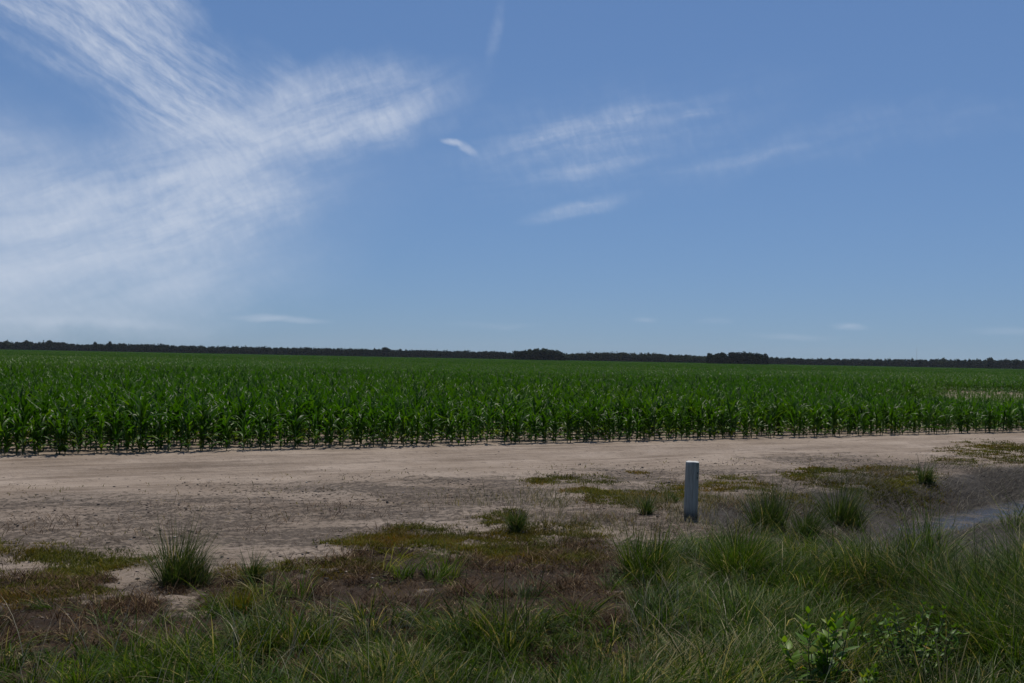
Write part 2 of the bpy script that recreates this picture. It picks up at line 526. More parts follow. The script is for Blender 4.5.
gm = np.maximum(gm, sstep(2.4, 1.2, gy - grass_lim(gx)) * sstep(1.7, 2.6, gx))
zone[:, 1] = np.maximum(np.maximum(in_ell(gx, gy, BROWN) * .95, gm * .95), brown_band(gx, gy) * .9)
zone[:, 2] = np.maximum(sstep(.10, .5, wd) * sstep(-2.2, 0, wa), sstep(-3.2, -2.2, wb) * sstep(2.6, 1.2, wb) * sstep(-.9, .6, wa) * .95)
zone[:, 3] = 1
GZ = np.stack([gx, gy, gz], -1)
nx, ny = len(xs), len(ys)
ii = (np.arange(ny - 1)[:, None] * nx + np.arange(nx - 1)[None]).ravel()
Qg = np.stack([ii, ii + 1, ii + nx + 1, ii + nx], -1)
tc = T_[Qg].mean(1)
rc = roadn[Qg].mean(1)
inroad = (tc < -.15) & (tc + (rc - .5) * 1.2 > -ROAD_W)
infield = tc >= -.15
for nm, msk in (('ground', ~inroad & ~infield), ('dirt_road', inroad), ('field', infield)):
    q = Qg[msk]
    u, inv = np.unique(q, return_inverse=True)
    o = link(nm, np_mesh(nm, GZ[u], inv.reshape(-1, 4), [M['soil']], {'zone': zone[u]}))
    tag(o, kind='structure')

# standing water in the ditch
wp = []
for a_ in np.linspace(.6, 34, 60):
    for b_ in np.linspace(-1.35, 1.35, 7):
        p = DA + DD * a_ + DNn * b_
        wp.append((p[0], p[1], -.385))
i0 = (np.arange(59)[:, None] * 7 + np.arange(6)[None]).ravel()
ow = link('water', np_mesh('water', np.array(wp), np.stack([i0, i0 + 7, i0 + 8, i0 + 1], -1), [water_mat()]))
tag(ow, kind='structure')


# ------------------------------------------------------------------ corn
def corn_leaf(mb, z0, az, L, th0, th1, W, seg, rr, rnd, cols=3):
    f = np.linspace(0, 1, seg + 1)
    th = th0 + (th1 - th0) * f ** 1.35
    ds = L / seg
    tm = (th[1:] + th[:-1]) / 2
    h = np.concatenate([[0], np.cumsum(np.sin(tm) * ds)])
    z = z0 + np.concatenate([[0], np.cumsum(np.cos(tm) * ds)])
    twist = rr.normal(0, .35) * f
    w = W * np.clip(np.minimum(.45 + 2.6 * f, 1.0) * (1 - f ** 2.6), .02, 1) * .5
    d = np.array([math.cos(az), math.sin(az), 0])
    sd = np.array([-math.sin(az), math.cos(az), 0])
    wave = rr.normal(0, .05, seg + 1)
    V = []
    for i in range(seg + 1):
        c = d * h[i] + np.array([0, 0, z[i]]) + sd * wave[i] * f[i]
        nrm = np.array([-d[0] * math.cos(th[i]), -d[1] * math.cos(th[i]), math.sin(th[i])])
        side = sd * math.cos(twist[i]) + nrm * math.sin(twist[i])
        rip = .018 * math.sin(i * 2.1 + az * 3) * (1 - f[i])
        if cols == 3:
            V += [c - side * w[i] + nrm * (w[i] * .45 + rip), c, c + side * w[i] + nrm * (w[i] * .45 - rip)]
        else:
            V += [c - side * w[i] + nrm * rip, c + side * w[i]]
    Q = []
    for i in range(seg):
        for k in range(cols - 1):
            a = i * cols + k
            Q.append((a, a + 1, a + cols + 1, a + cols))
    mb.add(V, Q, rnd=rnd)


def corn_plant(seed, leaves, stalk, seg=6, cols=3, off=(0, 0), sc=1.0, nl=13, fat=1.0):
    rr = np.random.default_rng(seed)
    H = 1.0 * sc * rr.uniform(.92, 1.08)
    lean = rr.normal(0, .03, 2)
    a0 = rr.uniform(0, 2 * math.pi)
    sh = .66 * H
    if stalk is not None:
        zz = np.linspace(-.03, sh, 5)
        stalk.tube(np.stack([off[0] + lean[0] * zz, off[1] + lean[1] * zz, zz], -1), np.linspace(.0135, .007, 5), 6, rnd=rr.random())
    base_n = sum(len(v) for v in leaves.V)
    nb = len(leaves.V)
    for i in range(nl):
        u = i / (nl - 1)
        z0 = (.06 + .60 * u) * H
        az = a0 + i * math.pi + rr.normal(0, .38)
        L = H * (.33 + .33 * math.sin(math.pi * min(1, .14 + u * .72))) * rr.uniform(.85, 1.12)
        th0 = R(40 - 32 * u + rr.normal(0, 6))
        th1 = R(135 - 88 * u ** 1.2 + rr.normal(0, 20))
        if u > .92: th1 = R(rr.uniform(15, 50)); L *= .72
        W = (.050 + .030 * math.sin(math.pi * (.15 + .75 * u))) * fat * rr.uniform(.85, 1.1)
        r_ = np.clip(rr.normal(.42, .2), 0, .93)
        if i < 4:                       # the oldest leaves hang down to the soil
            th1 = R(rr.uniform(120, 168)); L = H * rr.uniform(.30, .48); W *= 1.3
            z0 = H * rr.uniform(.04, .24)
        if u < .18 and rr.random() < .4: r_ = 1.0
        corn_leaf(leaves, z0, az, L, th0, th1, W, seg, rr, r_, cols)
    for k in range(nb, len(leaves.V)):
        v = leaves.V[k]
        v[:, 0] += off[0] + lean[0] * v[:, 2]
        v[:, 1] += off[1] + lean[1] * v[:, 2]


NV = 8
corn_parts, corn_col = [], bpy.data.collections.new('corn_kinds')
for i in range(NV):
    lv, sk = MB(), MB()
    corn_plant(100 + i, lv, sk)
    ml, ms = lv.mesh('leaves', [M['corn_leaf']]), sk.mesh('stalk', [M['corn_stalk']])
    corn_parts.append((ms, ml))
    j = MB()
    nq = 0
    for b in (lv, sk):
        off = j.n
        for v, r_ in zip(b.V, b.rnd):
            j.V.append(v); j.rnd.append(r_); j.n += len(v)
        j.Q += [q + off for q in b.Q]
        j.T += [t + off for t in b.T]
        if b is lv: nq = sum(len(q) for q in j.Q)
    me = j.mesh('corn', [M['corn_leaf'], M['corn_stalk']])
    mi = np.ones(len(me.polygons), np.int32); mi[:nq] = 0
    me.polygons.foreach_set('material_index', mi)
    o = bpy.data.objects.new('corn_%02d' % i, me)
    corn_col.objects.link(o)

mid_col = bpy.data.collections.new('corn_stretches')
for i in range(6):
    lv = MB()
    rr = np.random.default_rng(300 + i)
    for k in range(6):
        corn_plant(400 + i * 10 + k, lv, None, seg=4, cols=2, off=((k - 2.5) * .18 + rr.normal(0, .02), rr.normal(0, .03)), nl=8, fat=1.1)
    mid_col.objects.link(bpy.data.objects.new('corn_stretch_%02d' % i, lv.mesh('corn_stretch', [M['corn_leaf']])))
far_col = bpy.data.collections.new('corn_blocks')
for i in range(4):
    lv = MB()
    rr = np.random.default_rng(500 + i)
    for k in range(46):
        corn_plant(600 + i * 50 + k, lv, None, seg=3, cols=2, off=(rr.uniform(-2.2, 2.2), rr.uniform(-2.2, 2.2)), nl=6, fat=1.5)
    far_col.objects.link(bpy.data.objects.new('corn_block_%02d' % i, lv.mesh('corn_block', [M['corn_leaf']])))


def gn_scatter(name, P, rz, sc, idx, coll):
    me = bpy.data.meshes.new(name)
    me.vertices.add(len(P))
    me.vertices.foreach_set('co', np.asarray(P, np.float32).ravel())
    for k, a, t in (('rz', rz, 'FLOAT'), ('sc', sc, 'FLOAT'), ('idx', idx, 'INT')):
        at_ = me.attributes.new(k, t, 'POINT')
        at_.data.foreach_set('value', np.asarray(a, np.int32 if t == 'INT' else np.float32))
    o = link(name, me)
    ng = bpy.data.node_groups.new(name + '_scatter', 'GeometryNodeTree')
    ng.interface.new_socket('Geometry', in_out='INPUT', socket_type='NodeSocketGeometry')
    ng.interface.new_socket('Geometry', in_out='OUTPUT', socket_type='NodeSocketGeometry')
    N, L = ng.nodes, ng.links
    gi, go = N.new('NodeGroupInput'), N.new('NodeGroupOutput')
    ip = N.new('GeometryNodeInstanceOnPoints')
    ci = N.new('GeometryNodeCollectionInfo')
    ci.inputs['Collection'].default_value = coll
    ci.inputs['Separate Children'].default_value = True
    ci.inputs['Reset Children'].default_value = True

    def na(nm, t):
        n = N.new('GeometryNodeInputNamedAttribute')
        n.data_type = t
        n.inputs[0].default_value = nm
        return [s for s in n.outputs if s.enabled][0]
    cx = N.new('ShaderNodeCombineXYZ')
    er = N.new('FunctionNodeEulerToRotation')
    cs = N.new('ShaderNodeCombineXYZ')
    L.new(na('rz', 'FLOAT'), cx.inputs[2])
    L.new(cx.outputs[0], er.inputs[0])
    s_ = na('sc', 'FLOAT')
    for k in range(3): L.new(s_, cs.inputs[k])
    L.new(gi.outputs[0], ip.inputs['Points'])
    L.new(ci.outputs[0], ip.inputs['Instance'])
    ip.inputs['Pick Instance'].default_value = True
    L.new(na('idx', 'INT'), ip.inputs['Instance Index'])
    L.new(er.outputs[0], ip.inputs['Rotation'])
    L.new(cs.outputs[0], ip.inputs['Scale'])
    L.new(ip.outputs[0], go.inputs[0])
    md = o.modifiers.new('scatter', 'NODES')
    md.node_group = ng
    return o


CORN_H = .86


def vigour(x, y):
    """how tall the corn stands: patchy over the field"""
    v = .90 + .26 * fbm(x * .06, y * .06, 3, 3)
    d = np.hypot((x - 25) / 11, (y - 38) / 12)
    return v * (1 - .16 * sstep(1.2, .3, d)) * (1 + .05 * sstep(2, -12, x)) * (1 - .68 * patch(x, y))


def in_view(x, y, mar):
    return np.abs(x) < y * .66 + mar


# near rows, plant by plant
pl = []
SP, ROW = .156, .76
for r in range(0, 74):
    t = r * ROW + .18
    s = np.arange(-45, 130, SP) + rng.random() * SP
    s = s + rng.normal(0, .055, len(s))
    tt = t + rng.normal(0, .045, len(s)) + .12 * (vnoise(s * .07, s * 0 + 1.5, 2) - .5)
    keep = rng.random(len(s)) > (.06 if r > 0 else .10)
    x = E0[0] + ED[0] * s + EN[0] * tt
    y = E0[1] + ED[1] * s + EN[1] * tt
    keep &= in_view(x, y, 5) & (y > 6) & (y < 72) & (bare(x, y) < rng.random(len(s)))
    pl.append(np.stack([x, y, np.full(len(s), r)], -1)[keep])
pl = np.concatenate(pl)
hgt = height(pl[:, 0], pl[:, 1])
scl = CORN_H * vigour(pl[:, 0], pl[:, 1]) * np.clip(rng.normal(1.0, .10, len(pl)), .62, 1.2)
front = pl[:, 2] == 0
scl[front] *= rng.uniform(.66, 1.06, front.sum())
rz = rng.uniform(0, 2 * math.pi, len(pl))
kid = rng.integers(0, NV, len(pl))
px_, py_, _ = proj(np.stack([pl[:, 0], pl[:, 1], hgt + .4], -1))
cand = np.where((px_ > -2) & (px_ < 1026))[0]
dist = np.hypot(pl[cand, 0], pl[cand, 1]) + pl[cand, 2] * 6
pick = cand[np.argsort(dist)[:298]]
one = np.zeros(len(pl), bool)
one[pick] = True
fr = pl[:, 2] == 0
for i in pick:
    root = empty('corn_plant', (pl[i, 0], pl[i, 1], hgt[i]), rz[i], scl[i])
    if fr[i]:
        tag(root, 'young green corn plant in the outermost row beside the dirt road', 'corn plant', 'corn plants in the row along the road')
    else:
        tag(root, 'young green corn plant in the second row, just behind the outermost row', 'corn plant', 'corn plants in the second row')
    ms, ml = corn_parts[kid[i]]
    link('stalk', ms, root)
    link('leaves', ml, root)
w_ = ~one
o = gn_scatter('corn_crop', np.stack([pl[w_, 0], pl[w_, 1], hgt[w_]], -1), rz[w_], scl[w_], kid[w_], corn_col)
tag(o, 'dense green corn filling the field behind its first two rows', 'corn', kind='stuff')

# middle distance: metre-long stretches of row
mp = []
for r in range(20, 260):
    t = r * ROW + .18
    s = np.arange(-200, 330, 1.08) + rng.random() + rng.normal(0, .05, 491)[:len(np.arange(-200, 330, 1.08))]
    x = E0[0] + ED[0] * s + EN[0] * t
    y = E0[1] + ED[1] * s + EN[1] * t
    k = in_view(x, y, 8) & (y >= 72) & (y < 175) & (bare(x, y) < rng.random(len(s)))
    mp.append(np.stack([x, y], -1)[k])
mp = np.concatenate(mp)
n = len(mp)
o = gn_scatter('corn_crop_midfield', np.stack([mp[:, 0], mp[:, 1], np.zeros(n)], -1), EA + rng.normal(0, .05, n) + math.pi * rng.integers(0, 2, n),
               CORN_H * vigour(mp[:, 0], mp[:, 1]) * rng.uniform(.9, 1.1, n), rng.integers(0, 6, n), mid_col)
tag(o, 'even green band of corn across the middle of the field', 'corn', kind='stuff')
gxx, gyy = np.meshgrid(np.arange(-540, 540, 4.1), np.arange(173, 760, 4.1))
fx = (gxx + rng.normal(0, .5, gxx.shape)).ravel()
fy = (gyy + rng.normal(0, .5, gxx.shape)).ravel()
k = in_view(fx, fy, 15)
fx, fy = fx[k], fy[k]
n = len(fx)
o = gn_scatter('corn_crop_distant', np.stack([fx, fy, np.zeros(n)], -1), rng.uniform(0, 6.28, n), CORN_H * vigour(fx, fy) * rng.uniform(.92, 1.08, n),
               rng.integers(0, 4, n), far_col)
tag(o, 'far green band of corn reaching back towards the trees', 'corn', kind='stuff')
cx_, cy_ = np.linspace(-1500, 1500, 240), np.concatenate([np.linspace(168, 700, 150), np.linspace(712, 1900, 60)])
CX, CY = np.meshgrid(cx_, cy_)
CZ = .50 + .12 * np.random.default_rng(3).random(CX.shape)
CZ[0, :] = .05
i0 = (np.arange(len(cy_) - 1)[:, None] * 240 + np.arange(239)[None]).ravel()
o = link('corn_canopy', np_mesh('corn_canopy', np.stack([CX.ravel(), CY.ravel(), CZ.ravel()], -1), np.stack([i0, i0 + 1, i0 + 241, i0 + 240], -1), [canopy_mat()]))
tag(o, 'farthest strip of corn right in front of the woods', 'corn', kind='stuff')


# ------------------------------------------------------------------ trees
def crown(mb, rr, c, rx, ry, hz, n, size, lobes=7):
    """leaf clumps through uneven lobes, hanging nearly to the ground"""
    ce = []
    for k in range(lobes):
        a, q = rr.uniform(0, 6.28), rr.uniform(.1, .62)
        zf = rr.uniform(.28, .80)
        r_ = rr.uniform(.34, .52) * (1.15 - abs(zf - .5) * .6)
        ce.append((math.cos(a) * q * rx, math.sin(a) * q * ry, zf * hz, r_))
    ce.append((0, 0, .72 * hz, .42))
    ce.append((rr.normal(0, .2) * rx, 0, .3 * hz, .55))
    ce = np.array(ce)
    k = rr.integers(0, len(ce), n)
    d = rr.normal(size=(n, 3)); d /= np.linalg.norm(d, axis=1)[:, None]
    rad = rr.random(n) ** .45
    P = ce[k, :3] + d * rad[:, None] * ce[k, 3][:, None] * np.array([rx, ry, hz * .62])
    low = rr.random(n) < .22
    P[low, 2] = rr.random(low.sum()) * hz * .45
    P[:, 2] = np.clip(P[:, 2], .6, hz * 1.03)
    u = rr.normal(size=(n, 3)); u /= np.linalg.norm(u, axis=1)[:, None]
    v = np.cross(u, rr.normal(size=(n, 3))); v /= np.linalg.norm(v, axis=1)[:, None]
    sz = size * rr.uniform(.6, 1.35, n)[:, None]
    P = P + np.asarray(c)
    V = np.stack([P - u * sz - v * sz * .6, P + u * sz - v * sz * .6, P + u * sz + v * sz * .6, P - u * sz + v * sz * .6], 1).reshape(-1, 3)
    Q = np.arange(4 * n).reshape(-1, 4)
    mb.add(V, Q, rnd=np.repeat(rr.random(n), 4))


def limbs(mb, rr, hz, r0):
    zz = np.linspace(-.3, hz * .62, 6)
    b = np.stack([np.cumsum(rr.normal(0, .12, 6)), np.cumsum(rr.normal(0, .12, 6)), zz], -1)
    mb.tube(b, np.linspace(r0, r0 * .4, 6), 8)
    for k in range(6):
        i = rr.integers(2, 5)
        a, L = rr.uniform(0, 6.28), hz * rr.uniform(.22, .36)
        q = np.linspace(0, 1, 4)[:, None]
        mb.tube(b[i] + q * np.array([math.cos(a) * L * .75, math.sin(a) * L * .75, L * .7]) + q * q * np.array([0, 0, L * .15]), np.linspace(r0 * .42, r0 * .1, 4), 5)


TREES = []
for i in range(6):
    rr = np.random.default_rng(900 + i)
    mc, mt = MB(), MB()
    crown(mc, rr, (0, 0, 0), 4.6, 4.6, 12.0, 900, .50, lobes=9)
    limbs(mt, rr, 12.0, .32)
    TREES.append((mt.mesh('trunk', [M['bark']]), mc.mesh('crown', [M['tree_leaf']]), None))
for i in range(6):
    me = TREES[i][1].copy(); me.materials.clear(); me.materials.append(M['tree_leaf_pale'])
    TREES[i] = (TREES[i][0], TREES[i][1], me)


def tree_at(px, Y, top, width, label, group=None, pale=False, name='tree'):
    """a tree at the depth Y whose top the photo shows at height `top`"""
    x = (px - 512) / F * Y
    hz_y = hz_at(px)
    h = CAM_H + (hz_y - top) / F * Y
    k = random.randrange(6)
    root = empty(name, (x, Y, 0), random.uniform(0, 6.28))
    s = h / 12.0
    w = width / F * Y / 9.2
    root.scale = (w, w, s)
    tag(root, label, 'tree', group)
    link('trunk', TREES[k][0], root)
    link('crown', TREES[k][2 if pale else 1], root)
    return root


# the grove right of the middle and the rounded copse in the middle
for i, px in enumerate(np.linspace(709, 763, 9)):
    e = min(1, .55 + 1.6 * min(i, 8 - i) / 8)
    for row in range(2):
        tree_at(px + random.uniform(-2, 2) + row * 2, 1080 + row * 16 + random.uniform(-5, 5), 363.6 - 10.4 * min(1, .78 + .22 * e) - random.uniform(0, 1.4), random.uniform(13, 16) if 0 < i < 8 else 9,
                'dark tree of the flat-topped grove standing clear of the far woods, right of the post', 'trees of the dark grove')
for i, px in enumerate(np.linspace(518, 562, 8)):
    q = abs(px - 537) / 27
    for row in range(2):
        tree_at(px + random.uniform(-2, 2), 1150 + row * 16 + random.uniform(-5, 5), 348.9 + 4.0 * q ** 2 - random.uniform(0, .7), random.uniform(12, 15),
                'tree of the low dome-shaped copse at the middle of the far tree line', 'trees of the dome-shaped copse', pale=(i in (2, 3)))
# trees that stand up out of the long woods
TG = 'tall trees rising from the far woods'
for px, top, wd_, pale, lab in (
        (7, 339.6, 11, True, 'pale domed tree standing up from the wood at the far left end'),
        (27, 340.0, 12, False, 'wide dark tree beside the pale domed one, far left wood'),
        (49, 340.3, 10, True, 'greyish tree with rounded top, third bump of the far left wood'),
        (95, 341.4, 8, False, 'dark tree just left of the slim tall one in the far left wood'),
        (110, 340.8, 6, False, 'slim tall tree poking above its neighbours in the far left wood'),
        (124, 343.2, 7, False, 'small dark tree just right of the slim tall one, far left wood'),
        (385, 347.3, 14, False, 'broad low tree making a slight hump left of the dome-shaped copse'),
        (327, 347.6, 5, False, 'small pointed tree poking out of the long wood left of centre'),
        (944, 357.2, 9, True, 'pale rounded tree rising right of the thin radio mast'),
        (959, 358.5, 6, False, 'short dark tree between the pale rounded one and the tall bushy one'),
        (970, 358.4, 7, False, 'dark flat-topped tree left of the tall bushy one in the right wood'),
        (990, 356.9, 13, False, 'tall bushy dark tree, the highest of the right-hand wood'),
        (1016, 358.8, 9, False, 'dark tree at the right end of the woods, past the tall bushy one')):
    tree_at(px, 1440, top, wd_, lab, TG, pale)

# the long woods: masses in which no tree can be told apart
PX = [-260, -100, 0, 60, 78, 84, 100, 130, 200, 320, 420, 500, 515, 540, 566, 580, 620, 660, 690, 703, 740, 768, 800, 860, 900, 940, 1000, 1060, 1180, 1300]
PT = [338.5, 339.5, 341.6, 341.8, 344.6, 344.8, 343.6, 343.8, 346.1, 347.8, 349.9, 351.3, 353.4, 354.5, 354.2, 352.4, 352.2, 353.6, 355.4, 356.4, 357, 357.5, 358.0, 359.0, 359.2, 359.4, 359.8, 360.3, 361, 361.5]


def wood(name, x0, x1, Y, label, step, pale):
    mb = MB()
    rr = np.random.default_rng(int(x0 + 4000))
    px = x0
    while px < x1:
        for row in range(3):
            q = px + rr.uniform(-1.8, 1.8)
            Yr = Y + row * 14 + rr.uniform(-5, 5)
            hy = hz_at(q)
            h = CAM_H + (hy - np.interp(q, PX, PT)) / F * Yr + rr.normal(0, .5) + 3.4 * (float(fbm(np.array([q * .055]), np.array([row * 9.1 + 2]), 2, 3)[0]) - .5)
            h = max(h, 4) * (1.0 if row else rr.uniform(.8, 1))
            wr = rr.uniform(3.4, 5.6)
            crown(mb, rr, ((q - 512) / F * Yr, Yr, 0), wr * 1.25, wr, h, 230, .75, lobes=6)
            if row == 0:
                mb.tube([((q - 512) / F * Yr, Yr, -.2), ((q - 512) / F * Yr, Yr, h * .5)], .25, 5)
        crown(mb, rr, ((px - 512) / F * (Y + 40), Y + 40, 0), 5.5, 4.5, max(5, CAM_H + (hz_at(px) - np.interp(px, PX, PT)) / F * (Y + 40) - 1.2), 110, 1.0, lobes=5)
        px += step
    o = link(name, mb.mesh(name, [M['tree_leaf_pale' if pale else 'tree_leaf']]))
    return tag(o, label, 'woods', kind='stuff')


wood('wood', -200, 515, 1500, 'long dark wood along the horizon left of the dome-shaped copse', 3.0, False)
wood('wood', 560, 706, 1420, 'dull green wood between the dome-shaped copse and the dark grove', 3.0, True)
wood('wood', 690, 1240, 1560, 'low dark wood along the horizon right of the dark grove', 3.0, False)
wood('wood', 500, 575, 1600, 'sliver of wood behind the dome-shaped copse', 3.0, False)

# radio mast beyond the woods
Ym = 2400
mx = (917 - 512) / F * Ym
hm = CAM_H + (363.4 - 345) / F * Ym
mast = empty('radio_mast', (mx, Ym, 0))
tag(mast, 'thin grey radio mast rising faintly behind the right-hand wood', 'mast')
mm = simple('mast_steel', (.30, .31, .33), .5)
mb = MB()
for k in range(3):
    a = k * 2.094
    mb.tube([(math.cos(a) * .5, math.sin(a) * .5, 0), (math.cos(a) * .4, math.sin(a) * .4, hm)], .07, 5)
nb = 24
for i in range(nb):
    for k in range(3):
        a, b = k * 2.094, (k + 1) * 2.094
        z0, z1 = hm * i / nb, hm * (i + 1) / nb
        mb.tube([(math.cos(a) * .45, math.sin(a) * .45, z0), (math.cos(b) * .45, math.sin(b) * .45, z1)], .035, 4)
link('lattice', mb.mesh('lattice', [mm]), mast)
mb = MB()
mb.tube([(0, 0, hm - .3), (0, 0, hm + 3)], .08, 5)
link('antenna', mb.mesh('antenna', [mm]), mast)


# ------------------------------------------------------------------ the post
def post():
    b = at(690.5, 516.8)
    z = float(height(b[0], b[1]))
    Yb = b[1]
    hgt_ = 53.6 / F * Yb
    r = 7.1 / F * Yb
    root = empty('marker_post', (b[0], b[1], z))
    root.rotation_euler = (0, R(1.2), 0)
    tag(root, 'short weathered grey post with pale top standing alone on the verge', 'post')
    seg = 40
    a = np.arange(seg) * 2 * math.pi / seg
    # a round post, slightly flattened on two sides
    rr = r * (1 - .045 * np.cos(2 * a) ** 2)
    zs = [-.25, 0, hgt_ * .3, hgt_ * .6, hgt_ * .9, hgt_ - .012, hgt_ - .004]
    rs = [1.0, 1.0, .995, .99, .985, .98, .955]
    V, Q = [], []
    for zi, ri in zip(zs, rs):
        for k in range(seg):
            V.append((math.cos(a[k]) * rr[k] * ri, math.sin(a[k]) * rr[k] * ri, zi))
    for i in range(len(zs) - 1):
        for k in range(seg):
            Q.append((i * seg + k, i * seg + (k + 1) % seg, (i + 1) * seg + (k + 1) % seg, (i + 1) * seg + k))
    mb = MB()
    mb.add(V, Q)
    link('shaft', mb.mesh('shaft', [post_mat()]), root)
    V, Q, T = [], [], []
    top = [(.955, hgt_ - .004), (.945, hgt_ + .002), (.90, hgt_ + .006), (.5, hgt_ + .011)]
    for ri, zi in top:
        for k in range(seg):
            V.append((math.cos(a[k]) * rr[k] * ri, math.sin(a[k]) * rr[k] * ri, zi + .003 * math.sin(a[k] * 3)))
    for i in range(len(top) - 1):
        for k in range(seg):
            Q.append((i * seg + k, i * seg + (k + 1) % seg, (i + 1) * seg + (k + 1) % seg, (i + 1) * seg + k))
    V.append((0, 0, hgt_ + .013))
    for k in range(seg):
        T.append(((len(top) - 1) * seg + k, (len(top) - 1) * seg + (k + 1) % seg, len(V) - 1))
    mb = MB()
    mb.add(V, Q, T)
    o = link('top_face', mb.mesh('top_face', [simple('pale_paint', (.46, .46, .44), .7, .35, 40)]), root)
    hm_ = simple('hole_dark', (.012, .012, .012), .9)
    for zf in (.81, .72):
        # a drilled hole: short dark recessed ring
        ang = R(-52)
        d = np.array([math.cos(ang), math.sin(ang), 0])
        mb = MB()
        c = np.array([0, 0, hgt_ * zf])
        rs_ = np.interp((ang % (2 * math.pi)), a, rr)
        mb.tube([c + d * (rs_ * .9), c + d * (rs_ * .985 + .0025)], .0085, 12)
        link('hole', mb.mesh('hole', [hm_]), root)
    return root


post()


# ------------------------------------------------------------------ grass tussocks, each its own thing
def tussock(name, px, py, hpx, wpx, label, mat='sedge', n=420, droop=1.0, wid=.006, cat='grass clump', dry=.05, seed=0, pn=0):
    b = at(px, py)
    d = b[1]
    z = float(height(b[0], b[1]))
    for _ in range(3):
        b = at(px, py, z); d = b[1]; z = float(height(b[0], b[1]))
    H, W, n = 1.38 * hpx / F * d, 1.08 * wpx / F * d, int(n * 1.8)
    rr = np.random.default_rng(seed + int(px * 7 + py))
    a = rr.uniform(0, 6.283, n)
    q = np.sqrt(rr.random(n)) * W * .26
    P = np.stack([np.cos(a) * q, np.sin(a) * q * .8, np.full(n, -.015)], -1)
    # several shoots grown together, each with its own vigour and lean
    ns = 5
    sa, sr = rr.uniform(0, 6.28, ns), rr.uniform(.05, .26, ns) * W
    own = rr.integers(0, ns, n)
    P[:, 0] = P[:, 0] * .6 + (np.cos(sa) * sr)[own]
    P[:, 1] = P[:, 1] * .6 + (np.sin(sa) * sr * .8)[own]
    vig, lean_a = rr.uniform(.55, 1.08, ns)[own], rr.uniform(-1.0, 1.4, ns)[own]
    hd = a + rr.normal(0, .5, n)
    pull = rr.random(n) < .35
    hd[pull] = lean_a[pull] + rr.normal(0, .4, pull.sum())
    L = H * vig * rr.uniform(.5, 1.25, n) * (1.05 - .25 * q / (W * .26))
    th0 = np.abs(rr.normal(.10, .16, n)) + .25 * q / (W * .26)
    th1 = th0 + np.abs(rr.normal(.6, .5, n)) * droop
    rn = np.clip(rr.normal(.45, .2, n), 0, .9)
    rn[rr.random(n) < dry] = 1.0
    low = rr.random(n) < .30                            # bent and dead blades round the foot
    L[low] *= rr.uniform(.45, .85, low.sum())
    th0[low] = rr.uniform(.5, 1.2, low.sum())
    th1[low] = th0[low] + rr.uniform(.4, 1.0, low.sum())
    P[low, :2] *= 1.25
    rn[low & (rr.random(n) < .45)] = .97
    V, Q, r_, t_ = blades(P, hd, L, th0, th1, wid * rr.uniform(.7, 1.3, n) * max(1, d / 9), 4, rr.normal(0, .6, n), rn)
    o = link(name, np_mesh(name, V, Q, [M[mat]], {'rnd': r_}))
    o.location = (b[0], b[1], z)
    tag(o, label, cat, 'grass clumps on the verge')
    return o


tussock('grass_tussock', 181, 583, 54, 72, 'large upright blue-green tussock standing apart on the left side of the verge', n=620, dry=.1)
tussock('grass_tussock', 256, 580, 27, 34, 'small dark tussock just right of the large upright one on the left', n=260)
tussock('grass_tussock', 515, 530, 27, 26, 'small dark green tuft behind the yellowish mat at the middle of the verge', n=230)
tussock('grass_tussock', 767, 533, 46, 46, 'upright bushy tussock just right of the post', n=520)
tussock('grass_tussock', 846, 528, 42, 58, 'wide fanned tussock second to the right of the post, near the ditch head', n=560)
tussock('grass_tussock', 806, 541, 38, 34, 'dark narrow tussock between the bushy one and the wide fanned one', n=360)
tussock('grass_tussock', 645, 514, 20, 18, 'little green tuft a short way left of the post', n=140)
tussock('grass_tussock', 925, 505, 22, 20, 'lone little tuft on the bare bank above the ditch water', n=170)
tussock('grass_tussock', 645, 578, 52, 64, 'thick dark tussock in front of the post to its left', mat='grass', n=800, droop=1.5)
tussock('grass_tussock', 742, 585, 58, 96, 'broad shaggy tussock in front of the post to its right', mat='grass', n=1200, droop=1.6)
tussock('weed_clump', 243, 612, 26, 34, 'yellowish weedy clump on the brown dead patch at left', mat='cover', n=300, cat='weed')
tussock('grass_tussock', 668, 502, 12, 22, 'thin wispy tuft on pale sand close to the left of the post', n=110)


# ------------------------------------------------------------------ broad-leaved weeds
def ovate(mb, base, az, pit, L, W, rr, rnd):
    f = np.array([0, .12, .35, .62, .85, 1.0])
    w = np.array([.10, .62, 1.0, .82, .40, .02]) * W * .5
    d = np.array([math.cos(az) * math.cos(pit), math.sin(az) * math.cos(pit), math.sin(pit)])
    sd = np.array([-math.sin(az), math.cos(az), 0])
    up = np.cross(d, sd)
    V = []
    for i in range(6):
        c = base + d * f[i] * L - np.array([0, 0, .22 * L]) * f[i] ** 2
        V += [c - sd * w[i] + up * w[i] * -.3, c, c + sd * w[i] + up * w[i] * -.3]
    Q = [(i * 3 + k, i * 3 + k + 1, i * 3 + k + 4, i * 3 + k + 3) for i in range(5) for k in range(2)]
    mb.add(V, Q, rnd=rnd)


